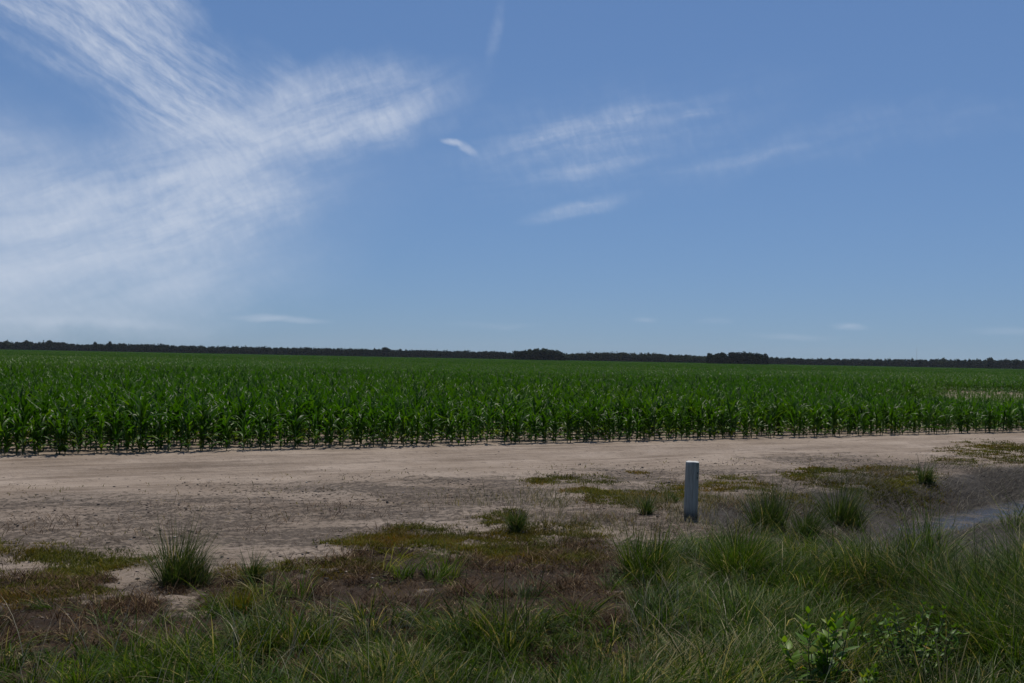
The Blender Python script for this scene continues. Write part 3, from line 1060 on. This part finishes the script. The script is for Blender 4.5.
def broadleaf(px, py, hpx, spread, stems, nodes, L, label, seed, leaf='weed'):
    b = at(px, py)
    z = float(height(b[0], b[1]))
    H = hpx / F * b[1]
    S = spread / F * b[1]
    rr = np.random.default_rng(seed)
    root = empty('broadleaf_weed', (b[0], b[1], z))
    tag(root, label, 'weed', 'broad-leaved weeds in the front grass')
    ms, ml = MB(), MB()
    for k in range(stems):
        a, q = rr.uniform(0, 6.28), math.sqrt(rr.random()) * S
        h = H * rr.uniform(.65, 1.05)
        f = np.linspace(0, 1, 6)[:, None]
        p = np.array([math.cos(a) * q * .35, math.sin(a) * q * .35, -.02]) + f * np.array([math.cos(a) * q * .75, math.sin(a) * q * .75, h]) + rr.normal(0, .006, (6, 3)) * f
        ms.tube(p, np.linspace(.005, .002, 6), 5, rnd=rr.random())
        for i in range(nodes):
            u = .22 + .78 * i / (nodes - 1)
            c = np.array([np.interp(u, f[:, 0], p[:, j]) for j in range(3)])
            for m_ in range(2 if i < nodes - 1 else 4):
                az = i * 1.75 + m_ * (math.pi if i < nodes - 1 else 1.57) + a + rr.normal(0, .3)
                pit = R(rr.uniform(20, 60) if i < nodes - 1 else rr.uniform(50, 80))
                l = L * rr.uniform(.7, 1.15) * (1 - .35 * u * (i == nodes - 1))
                rn = np.clip(rr.normal(.4 + .3 * u, .18), 0, .92)
                if rr.random() < .03: rn = 1.0
                ovate(ml, c, az, pit, l, l * .42, rr, rn)
    link('stems', ms.mesh('stems', [M['weed_stem']]), root)
    link('leaves', ml.mesh('leaves', [M[leaf]]), root)


broadleaf(818, 716, 92, 32, 9, 8, .11, 'bright green broad-leaved weed with pointed shoots at the bottom edge', 1)
broadleaf(910, 690, 66, 50, 30, 8, .062, 'bushy small-leaved weed among the tall grass near the ditch', 2, 'weed_dark')
broadleaf(866, 722, 46, 22, 5, 6, .085, 'low leafy sprig between the pointed weed and the bushy one', 3)


# ------------------------------------------------------------------ uncounted cover
def scatter_xy(n, x0, x1, y0, y1):
    return rng.uniform(x0, x1, n), rng.uniform(y0, y1, n)


def stuff_blades(name, label, x, y, ang, L, th0, th1, W, mat, seg=4, rn=None, face=.7, cat='grass'):
    z = height(x, y)
    n = len(x)
    V, Q, r_, t_ = blades(np.stack([x, y, z - .01], -1), ang, L, th0, th1, W, seg, rng.normal(0, face, n), rn)
    o = link(name, np_mesh(name, V, Q, [M[mat]], {'rnd': r_}))
    tag(o, label, cat, kind='stuff')
    return o


# long matted grass in front
WEEDS = [at(818, 716), at(910, 692), at(866, 722)]


def clear_weeds(x, y):
    m = np.ones_like(x)
    for c, r_ in zip(WEEDS, (.28, .24, .20)):
        # kept short where the broad leaves crowd it out and on their sunny front
        m = np.minimum(m, .18 + .82 * sstep(r_ * .7, r_ * 1.25, np.hypot(x - c[0], (y - c[1] + .15) * .8)))
    return m


nt = 40000
tx, ty = scatter_xy(nt, -8.0, 10.5, 2.9, 12.5)
rag = fbm(tx * 1.1, ty * 1.1, 4, 3)
dn = sstep(.45, -.55, ty - grass_lim(tx) + (rag - .5) * 2.4)
clump = fbm(tx * 1.5, ty * 1.5, 1, 3)
loose = sstep(2.4, 1.0, ty - grass_lim(tx)) * .16 * sstep(.50, .62, fbm(tx * 2.1 + 4, ty * 2.1, 2, 3))
dn = np.maximum(dn, loose)
dn *= np.where(np.abs(tx) < ty * .64 + 1.2, 1, 0) * (.42 + .58 * sstep(.34, .54, clump))
wdt, wat, wbt = ditch(tx, ty)
dn *= 1 - sstep(.2, .5, wdt) * sstep(-1, .5, wat)
dn *= 1 - .6 * in_ell(tx, ty, [(20, 640, 70, 24), (170, 650, 50, 14), (-80, 620, 80, 40), (600, 655, 22, 9), (715, 600, 22, 14), (700, 655, 16, 10)])
k = rng.random(nt) < dn
tx, ty, clump = tx[k], ty[k], clump[k]
nt = len(tx)
t_size = (.12 + .22 * sstep(.36, .64, clump)) * rng.uniform(.6, 1.4, nt)
t_right = sstep(2.2, 4.4, tx) * sstep(4.6, 7.0, ty)
t_size *= (1 + .75 * t_right) * (1 - .15 * sstep(.5, -2.5, tx))
t_head = fbm(tx * .6 + 9, ty * .6, 3, 3) * 11 + rng.normal(0, .9, nt)
t_head = t_head * (1 - t_right) + t_right * rng.normal(.25, .6, nt)
t_lay = np.clip(rng.normal(.85, .45, nt), 0, 1.6) * (1 - .35 * t_right)      # how far the tuft is blown over
t_col = rng.normal(0, .13, nt) + .35 * (fbm(tx * .9, ty * .9, 5, 3) - .5)
t_dry = .05 + .26 * sstep(.52, .70, fbm(tx * 1.2 + 30, ty * 1.2, 2, 3)) + .30 * (rng.random(nt) < .05)
nb_ = rng.integers(18, 46, nt)
ti = np.repeat(np.arange(nt), nb_)
n = len(ti)
ra, rq = rng.uniform(0, 6.283, n), np.sqrt(rng.random(n)) * (.05 + .12 * t_size[ti])
x, y = tx[ti] + np.cos(ra) * rq, ty[ti] + np.sin(ra) * rq
cw = clear_weeds(x, y)
k = rng.random(n) < .3 + .7 * cw
ti, ra, x, y, cw = ti[k], ra[k], x[k], y[k], cw[k]
n = len(ti)
vx = np.cos(ra) * .8 + np.cos(t_head[ti]) * t_lay[ti] * 1.5
vy = np.sin(ra) * .8 + np.sin(t_head[ti]) * t_lay[ti] * 1.5
ang = np.arctan2(vy, vx) + rng.normal(0, .35, n)
L = t_size[ti] * rng.uniform(.55, 1.5, n) * np.maximum(cw, .45)
th0 = np.abs(rng.normal(.15, .25, n)) + .48 * t_lay[ti]
th1 = th0 + np.abs(rng.normal(.8, .6, n)) + .6 * t_lay[ti]
rn = np.clip(rng.normal(.38, .21, n) + t_col[ti], 0, .90)
dr = rng.random(n) < t_dry[ti]
rn[dr] = rng.uniform(.86, 1.0, dr.sum())
stuff_blades('grass', 'long matted green grass with pale dry blades along the front', x, y, ang, L, th0, th1, rng.uniform(.004, .0105, n), 'grass', 5, rn)

# bleached stems and seed heads standing among it
n = 15000
x, y = scatter_xy(n, -7, 11, 3, 14)
k = (rng.random(n) < sstep(.3, -.8, y - grass_lim(x)) * sstep(.46, .62, fbm(x * .8 + 3, y * .8, 1, 3))) & (np.abs(x) < y * .62 + 1)
x, y = x[k], y[k]
n = len(x)
stuff_blades('dry_stalks', 'pale dry grass stalks scattered through the front grass', x, y, rng.normal(.3, 1.3, n), rng.uniform(.3, .62, n),
             np.abs(rng.normal(.2, .2, n)), rng.uniform(.5, 1.5, n), rng.uniform(.003, .0055, n), 'straw', 5)

n = 110000
x, y = scatter_xy(n, -1.5, 9, 9, 18)
c = at(700, 512)
m = sstep(3.6, .6, np.hypot((x - c[0]) * .8, (y - c[1]) * 1.3)) * sstep(.46, .60, fbm(x * 1.6, y * 1.6, 0, 4))
k = (rng.random(n) < m * .55) & (ditch(x, y)[0] < .3)
x, y = x[k], y[k]
n = len(x)
stuff_blades('thin_grass', 'thin dry grass on the pale sand round the post', x, y, rng.uniform(0, 6.283, n), rng.uniform(.06, .22, n),
             np.abs(rng.normal(.3, .3, n)), rng.uniform(.6, 1.6, n), rng.uniform(.005, .009, n), 'thin', 4, np.clip(rng.normal(.5, .3, n), 0, 1))

# low olive and yellow mats
px_l, py_l = [], []
for (qx, qy, rx, ry) in COVER:
    c = at(qx, qy)
    ax, ay = 1.5 * rx * c[1] / F, 1.5 * max(ry * c[1] ** 2 / (F * CAM_H), .05)
    m_ = int(4 * ax * ay * 4200 / max(1, c[1] / 11) ** 1.6)
    px_l.append(c[0] + rng.uniform(-ax, ax, m_)); py_l.append(c[1] + rng.uniform(-ay, ay, m_))
xx, yy = scatter_xy(330000, -8, 13, 6.3, 22)
x, y = np.concatenate(px_l + [xx]), np.concatenate(py_l + [yy])
own = np.arange(len(x)) < sum(len(q) for q in px_l)
m = in_ell(x, y, COVER) * (.16 + .84 * sstep(.37, .51, fbm(x * 2.1, y * 3.6, 2, 4)))
w_, a_, b_ = ditch(x, y)
near_b = sstep(.9, -.6, y - grass_lim(x) - .7) * (.25 + .75 * sstep(.42, .6, fbm(x * 1.7, y * 1.7, 2, 3)))
sp = .05 * sstep(.50, .62, fbm(x * 2.2, y * 2.2, 3, 3)) * sstep(-3.6, -5.2, st(x, y)[1])
k = (rng.random(len(x)) < np.where(own, m, np.maximum(near_b * .5, sp)) * (1 - w_)) & (np.abs(x) < y * .6 + 1) & (st(x, y)[1] < -1.2)
x, y = x[k], y[k]
n = len(x)
stuff_blades('ground_cover', 'low olive and yellow mat plants in patches on the sandy verge', x, y, rng.uniform(0, 6.283, n), rng.uniform(.02, .06, n) * (1 + 1.2 * rng.random(n) ** 6),
             rng.uniform(.1, .9, n), rng.uniform(.6, 1.7, n), rng.uniform(.006, .012, n) * np.maximum(1, y / 11), 'cover', 2,
             np.clip(rng.normal(.42, .2, n) + .9 * (fbm(x * 1.3, y * 1.3, 1, 3) - .5), 0, 1), cat='ground cover')

# reddish brown dead stems
n = 620000
x, y = scatter_xy(n, -8, 8, 4.5, 14.5)
m = np.maximum(in_ell(x, y, BROWN), np.maximum(.5 * sstep(1.6, -.3, y - grass_lim(x)), .9 * brown_band(x, y)))
m = np.maximum(m, (.10 + .22 * sstep(.3, 1.2, x)) * in_ell(x, y, DARK))
k = (rng.random(n) < m * (.25 + .75 * sstep(.38, .58, fbm(x * 2.4, y * 2.4, 5, 3))) * .95) & (np.abs(x) < y * .6 + 1)
x, y = x[k], y[k]
n = len(x)
stuff_blades('dead_weeds', 'reddish brown dead weeds matted on the verge', x, y, rng.uniform(0, 6.283, n), rng.uniform(.03, .13, n) * (.6 + 1.1 * sstep(.45, .62, fbm(x * 3.1, y * 3.1, 1, 3))), rng.uniform(.3, 1.45, n),
             rng.uniform(1.0, 2.0, n), rng.uniform(.0035, .008, n), 'dead', 3, cat='dead weeds')

# grey dead reeds on the ditch banks and flattened over the mud
n = 150000
x, y = scatter_xy(n, 1.5, 14, 9, 20)
w_, a_, b_ = ditch(x, y)
m = sstep(.02, .3, w_) * sstep(-1.5, .5, a_) * (.25 + .75 * sstep(.42, .6, fbm(x * 1.8, y * 1.8, 2, 3))) * np.where(b_ > .3, .8, .25)
m = np.maximum(m, .5 * sstep(-2.2, -1.4, b_) * sstep(0, -1, b_) * sstep(-.5, 1, a_))
m = np.maximum(m, .35 * sstep(.5, .9, w_) * sstep(.50, .62, fbm(x * 2.2, y * 2.2, 1, 3)))
m = np.maximum(m, .6 * sstep(1.5, .6, np.abs(b_ - 1.7)) * sstep(2, 4, a_) * sstep(.4, .6, fbm(x * 1.3, y * 1.3, 4, 3)))
k = (rng.random(n) < m) & (np.abs(x) < y * .62 + 1)
x, y = x[k], y[k]
n = len(x)
stuff_blades('dead_reeds', 'flattened grey dead reeds along the muddy ditch', x, y, rng.normal(.3, .9, n), rng.uniform(.10, .32, n), rng.uniform(.5, 1.35, n),
             rng.uniform(1.2, 1.7, n), rng.uniform(.004, .008, n), 'reed', 3, cat='reeds')

# clods and crumbs of earth
n = 62000
x, y = scatter_xy(n, -12, 14, 7, 26)
s, t = st(x, y)
vg = sstep(-3.4, -5.0, t)
k = (t < .9) & (y > grass_lim(x) - .3) & (np.abs(x) < y * .62 + 1)
k &= rng.random(n) < (.05 + .95 * vg) * (.06 + .94 * sstep(.47, .62, fbm(x * 1.1, y * 1.1, 2, 4))) * (1 - ditch(x, y)[0] * (ditch(x, y)[1] > 3))
x, y, vg = x[k], y[k], vg[k]
n = len(x)
ico = np.array([(0, 0, 1), (.89, 0, .45), (.28, .85, .45), (-.72, .53, .45), (-.72, -.53, .45), (.28, -.85, .45), (0, 0, -.4)])
tri = np.array([(0, 1, 2), (0, 2, 3), (0, 3, 4), (0, 4, 5), (0, 5, 1), (6, 2, 1), (6, 3, 2), (6, 4, 3), (6, 5, 4), (6, 1, 5)])
sz = .005 + .024 * rng.random(n) ** 4
V = ico[None] * sz[:, None, None] * rng.uniform(.45, 1.35, (n, 7, 3)) * np.array([1, 1, .5])
V = V + np.stack([x, y, height(x, y)], -1)[:, None]
T = tri[None] + (np.arange(n) * 7)[:, None, None]
cm, g = new_mat('clod')
a = g.n('ShaderNodeAttribute', attribute_name='rnd').outputs['Fac']
cc = g.ramp(a, [(0, (.035, .028, .022)), (.5, (.10, .080, .064)), (.85, (.22, .18, .15)), (1, (.42, .38, .34))])
g.n('ShaderNodeOutputMaterial', {0: g.n('ShaderNodeBsdfPrincipled', {'Base Color': cc, 'Roughness': .9}).outputs[0]})
o = link('dirt_clods', np_mesh('dirt_clods', V.reshape(-1, 3), T.reshape(-1, 3), [cm], {'rnd': np.repeat(np.clip(rng.random(n) ** (1 + 1.2 * vg), 0, 1), 7)}, smooth=False))
tag(o, 'crumbs and small clods of earth lying on the road and verge', 'clods', kind='stuff')

# ------------------------------------------------------------------ light, sky, air
SUN_EL, SUN_AZ = R(66), R(12)          # azimuth from +Y towards +X
sd = bpy.data.lights.new('sun', 'SUN')
sd.energy = 4.9
sd.angle = R(.53)
sd.color = (1, .935, .82)
sun = bpy.data.objects.new('sun', sd)
COL.objects.link(sun)
to_sun = Vector((math.sin(SUN_AZ) * math.cos(SUN_EL), math.cos(SUN_AZ) * math.cos(SUN_EL), math.sin(SUN_EL)))
sun.rotation_euler = to_sun.to_track_quat('Z', 'Y').to_euler()

world = bpy.data.worlds.new('World')
scene.world = world
world.use_nodes = True
wt = world.node_tree
wt.nodes.clear()
g = NT(wt)
sky = g.n('ShaderNodeTexSky', sky_type='NISHITA')
sky.sun_disc = False
sky.sun_elevation = SUN_EL
sky.sun_rotation = SUN_AZ
sky.altitude = 0
sky.air_density = 1.0
sky.dust_density = 0
sky.ozone_density = 4.0
SKY_STRENGTH = .06
dirv = g.n('ShaderNodeTexCoord').outputs['Generated']
dxyz = g.n('ShaderNodeSeparateXYZ', {0: dirv}).outputs
az = g.math('ARCTAN2', dxyz[0], dxyz[1])
el = g.math('ARCSINE', dxyz[2])
ae = g.n('ShaderNodeCombineXYZ', {0: az, 1: el, 2: 0.0}).outputs[0]
# ragged edges
wn = g.n('ShaderNodeTexNoise', {'Vector': ae, 'Scale': 9.0, 'Detail': 5.0, 'Roughness': .6}).outputs[1]
wv = g.n('ShaderNodeVectorMath', {0: wn, 1: (.5, .5, .5)}, operation='SUBTRACT').outputs[0]
wv = g.n('ShaderNodeVectorMath', {0: wv, 'Scale': .085}, operation='SCALE').outputs[0]
aw = g.n('ShaderNodeVectorMath', {0: ae, 1: wv}, operation='ADD').outputs[0]
wv2 = g.n('ShaderNodeVectorMath', {0: wv, 'Scale': .22}, operation='SCALE').outputs[0]
aw2 = g.n('ShaderNodeVectorMath', {0: ae, 1: wv2}, operation='ADD').outputs[0]


def fibres(deg, fine, scale, stretch, seedz, lo, hi):
    """streaky ice-cloud texture drawn out along one bearing of the sky"""
    v = g.n('ShaderNodeVectorRotate', {'Vector': fine, 'Angle': R(-deg)}, rotation_type='Z_AXIS').outputs[0]
    v = g.n('ShaderNodeVectorMath', {0: v, 1: (scale, scale * stretch, 1), 2: (0, 0, seedz)}, operation='MULTIPLY_ADD').outputs[0]
    nz = g.noise(v, 1.0, 7, .62, .25)
    return g.rng_(nz, lo, hi)


def sky_az(px): return math.atan((px - 512) / F)
def sky_el(px, py): return math.atan((hz_at(px) - py) / F * math.cos(sky_az(px)))


def blob(px, py, rx, ry, deg, amp, fine=False, soft=0.0):
    """soft elongated patch of cloud; deg is the tilt upwards to the right"""
    mp_ = g.n('ShaderNodeMapping', {'Vector': aw2 if fine else aw, 'Location': (sky_az(px), sky_el(px, py), 0), 'Rotation': (0, 0, R(deg)), 'Scale': (rx / F, ry / F, 1)}, vector_type='TEXTURE').outputs[0]
    mp_ = g.n('ShaderNodeVectorMath', {0: mp_, 1: (1, 1, 0)}, operation='MULTIPLY').outputs[0]
    ln = g.n('ShaderNodeVectorMath', {0: mp_}, operation='LENGTH').outputs['Value']
    return g.rng_(ln, 1.0, soft, 0, amp)


def total(lst):
    r_ = lst[0]
    for q in lst[1:]:
        r_ = g.math('ADD', r_, q)
    return r_


fA = fibres(-27, aw2, 9, 7, 1.0, .30, .72)
fB = fibres(20, aw2, 8, 5, 5.0, .24, .76)
fC = fibres(10, aw2, 8, 7, 9.0, .32, .70)
pf2 = fibres(-62, aw2, 48, 2.2, 13.0, .30, .75)
pf = fibres(-40, aw2, 55, 2.6, 3.0, .30, .75)       # fine ripples
lA = total([blob(115, 40, 200, 78, -30, .95), blob(60, 10, 130, 60, -22, .6), blob(205, 100, 120, 60, -35, .5), blob(270, 75, 60, 34, -40, .30), blob(170, 20, 90, 40, -40, .3), blob(190, 130, 100, 50, -25, .45)])
lB = total([blob(330, 110, 170, 60, 13, 1.0), blob(300, 122, 120, 34, 18, .3), blob(180, 190, 230, 95, 22, .95), blob(110, 225, 190, 80, 16, .45), blob(10, 180, 90, 55, -30, .4),
            blob(235, 208, 110, 40, 10, .5), blob(395, 98, 60, 46, 50, .35)])
lV = total([blob(60, 275, 320, 75, 4, .50), blob(40, 320, 260, 26, 0, .30), blob(130, 220, 340, 130, 15, .22), blob(-150, 200, 300, 160, 0, .4)])
lC = total([blob(590, 130, 160, 28, 12, .50, True), blob(650, 118, 85, 9, 7, .44, True), blob(585, 168, 85, 14, 11, .38, True), blob(575, 208, 72, 12, 14, .44, True),
            blob(735, 158, 90, 9, 10, .22, True), blob(489, 25, 48, 9, 80, .26, True), blob(600, 140, 260, 80, 8, .14), blob(840, 140, 260, 30, 8, .10)])
lH = total([blob(280, 319, 62, 5, -2, .36, True), blob(265, 320, 26, 4, 3, .2, True), blob(80, 322, 120, 7, 0, .30, True), blob(850, 325, 22, 5, -4, .32, True), blob(645, 319, 18, 4, 0, .2, True),
            blob(715, 322, 24, 5, 0, .14, True), blob(490, 325, 60, 5, 0, .10, True), blob(1010, 332, 50, 6, 0, .14, True), blob(790, 335, 60, 5, 0, .12, True)])
sm = total([blob(447, 141, 14, 4, -6, .9, True), blob(462, 147, 16, 6, -30, .6, True)])


def mul(a, b): return g.math('MULTIPLY', a, b)


def lerp1(f, lo): return g.math('MULTIPLY_ADD', f, 1 - lo, lo)


den = total([mul(mul(lA, lerp1(fA, .14)), lerp1(pf, .45)), mul(mul(lB, lerp1(fB, .16)), lerp1(pf2, .58)), mul(mul(lV, lerp1(fB, .6)), lerp1(pf, .8)),
             mul(mul(lC, lerp1(fC, .25)), lerp1(pf2, .45)), mul(lH, lerp1(fC, .4)), mul(sm, lerp1(pf, .5))])
den = g.math('SUBTRACT', 1.0, g.math('EXPONENT', mul(den, -1.15)))
up = g.rng_(el, -.02, .03)
CLOUD = (12.2, 13.3, 15.4, 1)
# the clear sky's range from zenith to horizon is narrower, and its blue deeper, than the model's
soft_sky = g.n('ShaderNodeGamma', {0: sky.outputs[0], 1: .51}).outputs[0]
soft_sky = g.n('ShaderNodeVectorMath', {0: soft_sky, 1: (1.70, 2.46, 3.74)}, operation='MULTIPLY').outputs[0]
# whitish layer added to the unseen sky overhead to whiten the fill light
fill_veil = mul(g.rng_(el, .42, 1.0, 0, .34), lerp1(g.noise(dirv, 3.0, 4), .5))
colr = g.mix(fill_veil, g.mix(mul(den, up), soft_sky, CLOUD), (6.5, 6.7, 7.2, 1))
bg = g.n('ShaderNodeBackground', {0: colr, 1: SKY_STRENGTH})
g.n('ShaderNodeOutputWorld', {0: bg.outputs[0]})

# the air over the field
HZ = 5600
hv = [(sx * 4900, sy, z) for z in (-1.6, 62) for sy in (-450, 4500) for sx in (-1, 1)]
hf = np.array([(0, 2, 3, 1), (4, 5, 7, 6), (0, 1, 5, 4), (2, 6, 7, 3), (0, 4, 6, 2), (1, 3, 7, 5)])
hm_, g2 = new_mat('air')
pv = g2.n('ShaderNodeVolumePrincipled', {'Color': (.80, .88, 1, 1), 'Density': .00003, 'Anisotropy': .3})
g2.n('ShaderNodeOutputMaterial', {1: pv.outputs[0]})
oh = link('haze', np_mesh('haze', np.array(hv, float), hf, [hm_], smooth=False))
tag(oh, 'thin blue summer haze over the whole field', 'haze', kind='stuff')

# ------------------------------------------------------------------ render settings
vs = scene.view_settings
scene.display_settings.display_device = 'sRGB'
vs.view_transform = 'Standard'
vs.look = 'None'
vs.exposure = -0.265
vs.gamma = 1
vs.use_curve_mapping = False
cy = scene.cycles
cy.max_bounces = 6
cy.diffuse_bounces = 3
cy.glossy_bounces = 2
cy.transmission_bounces = 4
cy.volume_bounces = 0
cy.caustics_reflective = False
cy.caustics_refractive = False
cy.sample_clamp_indirect = 4
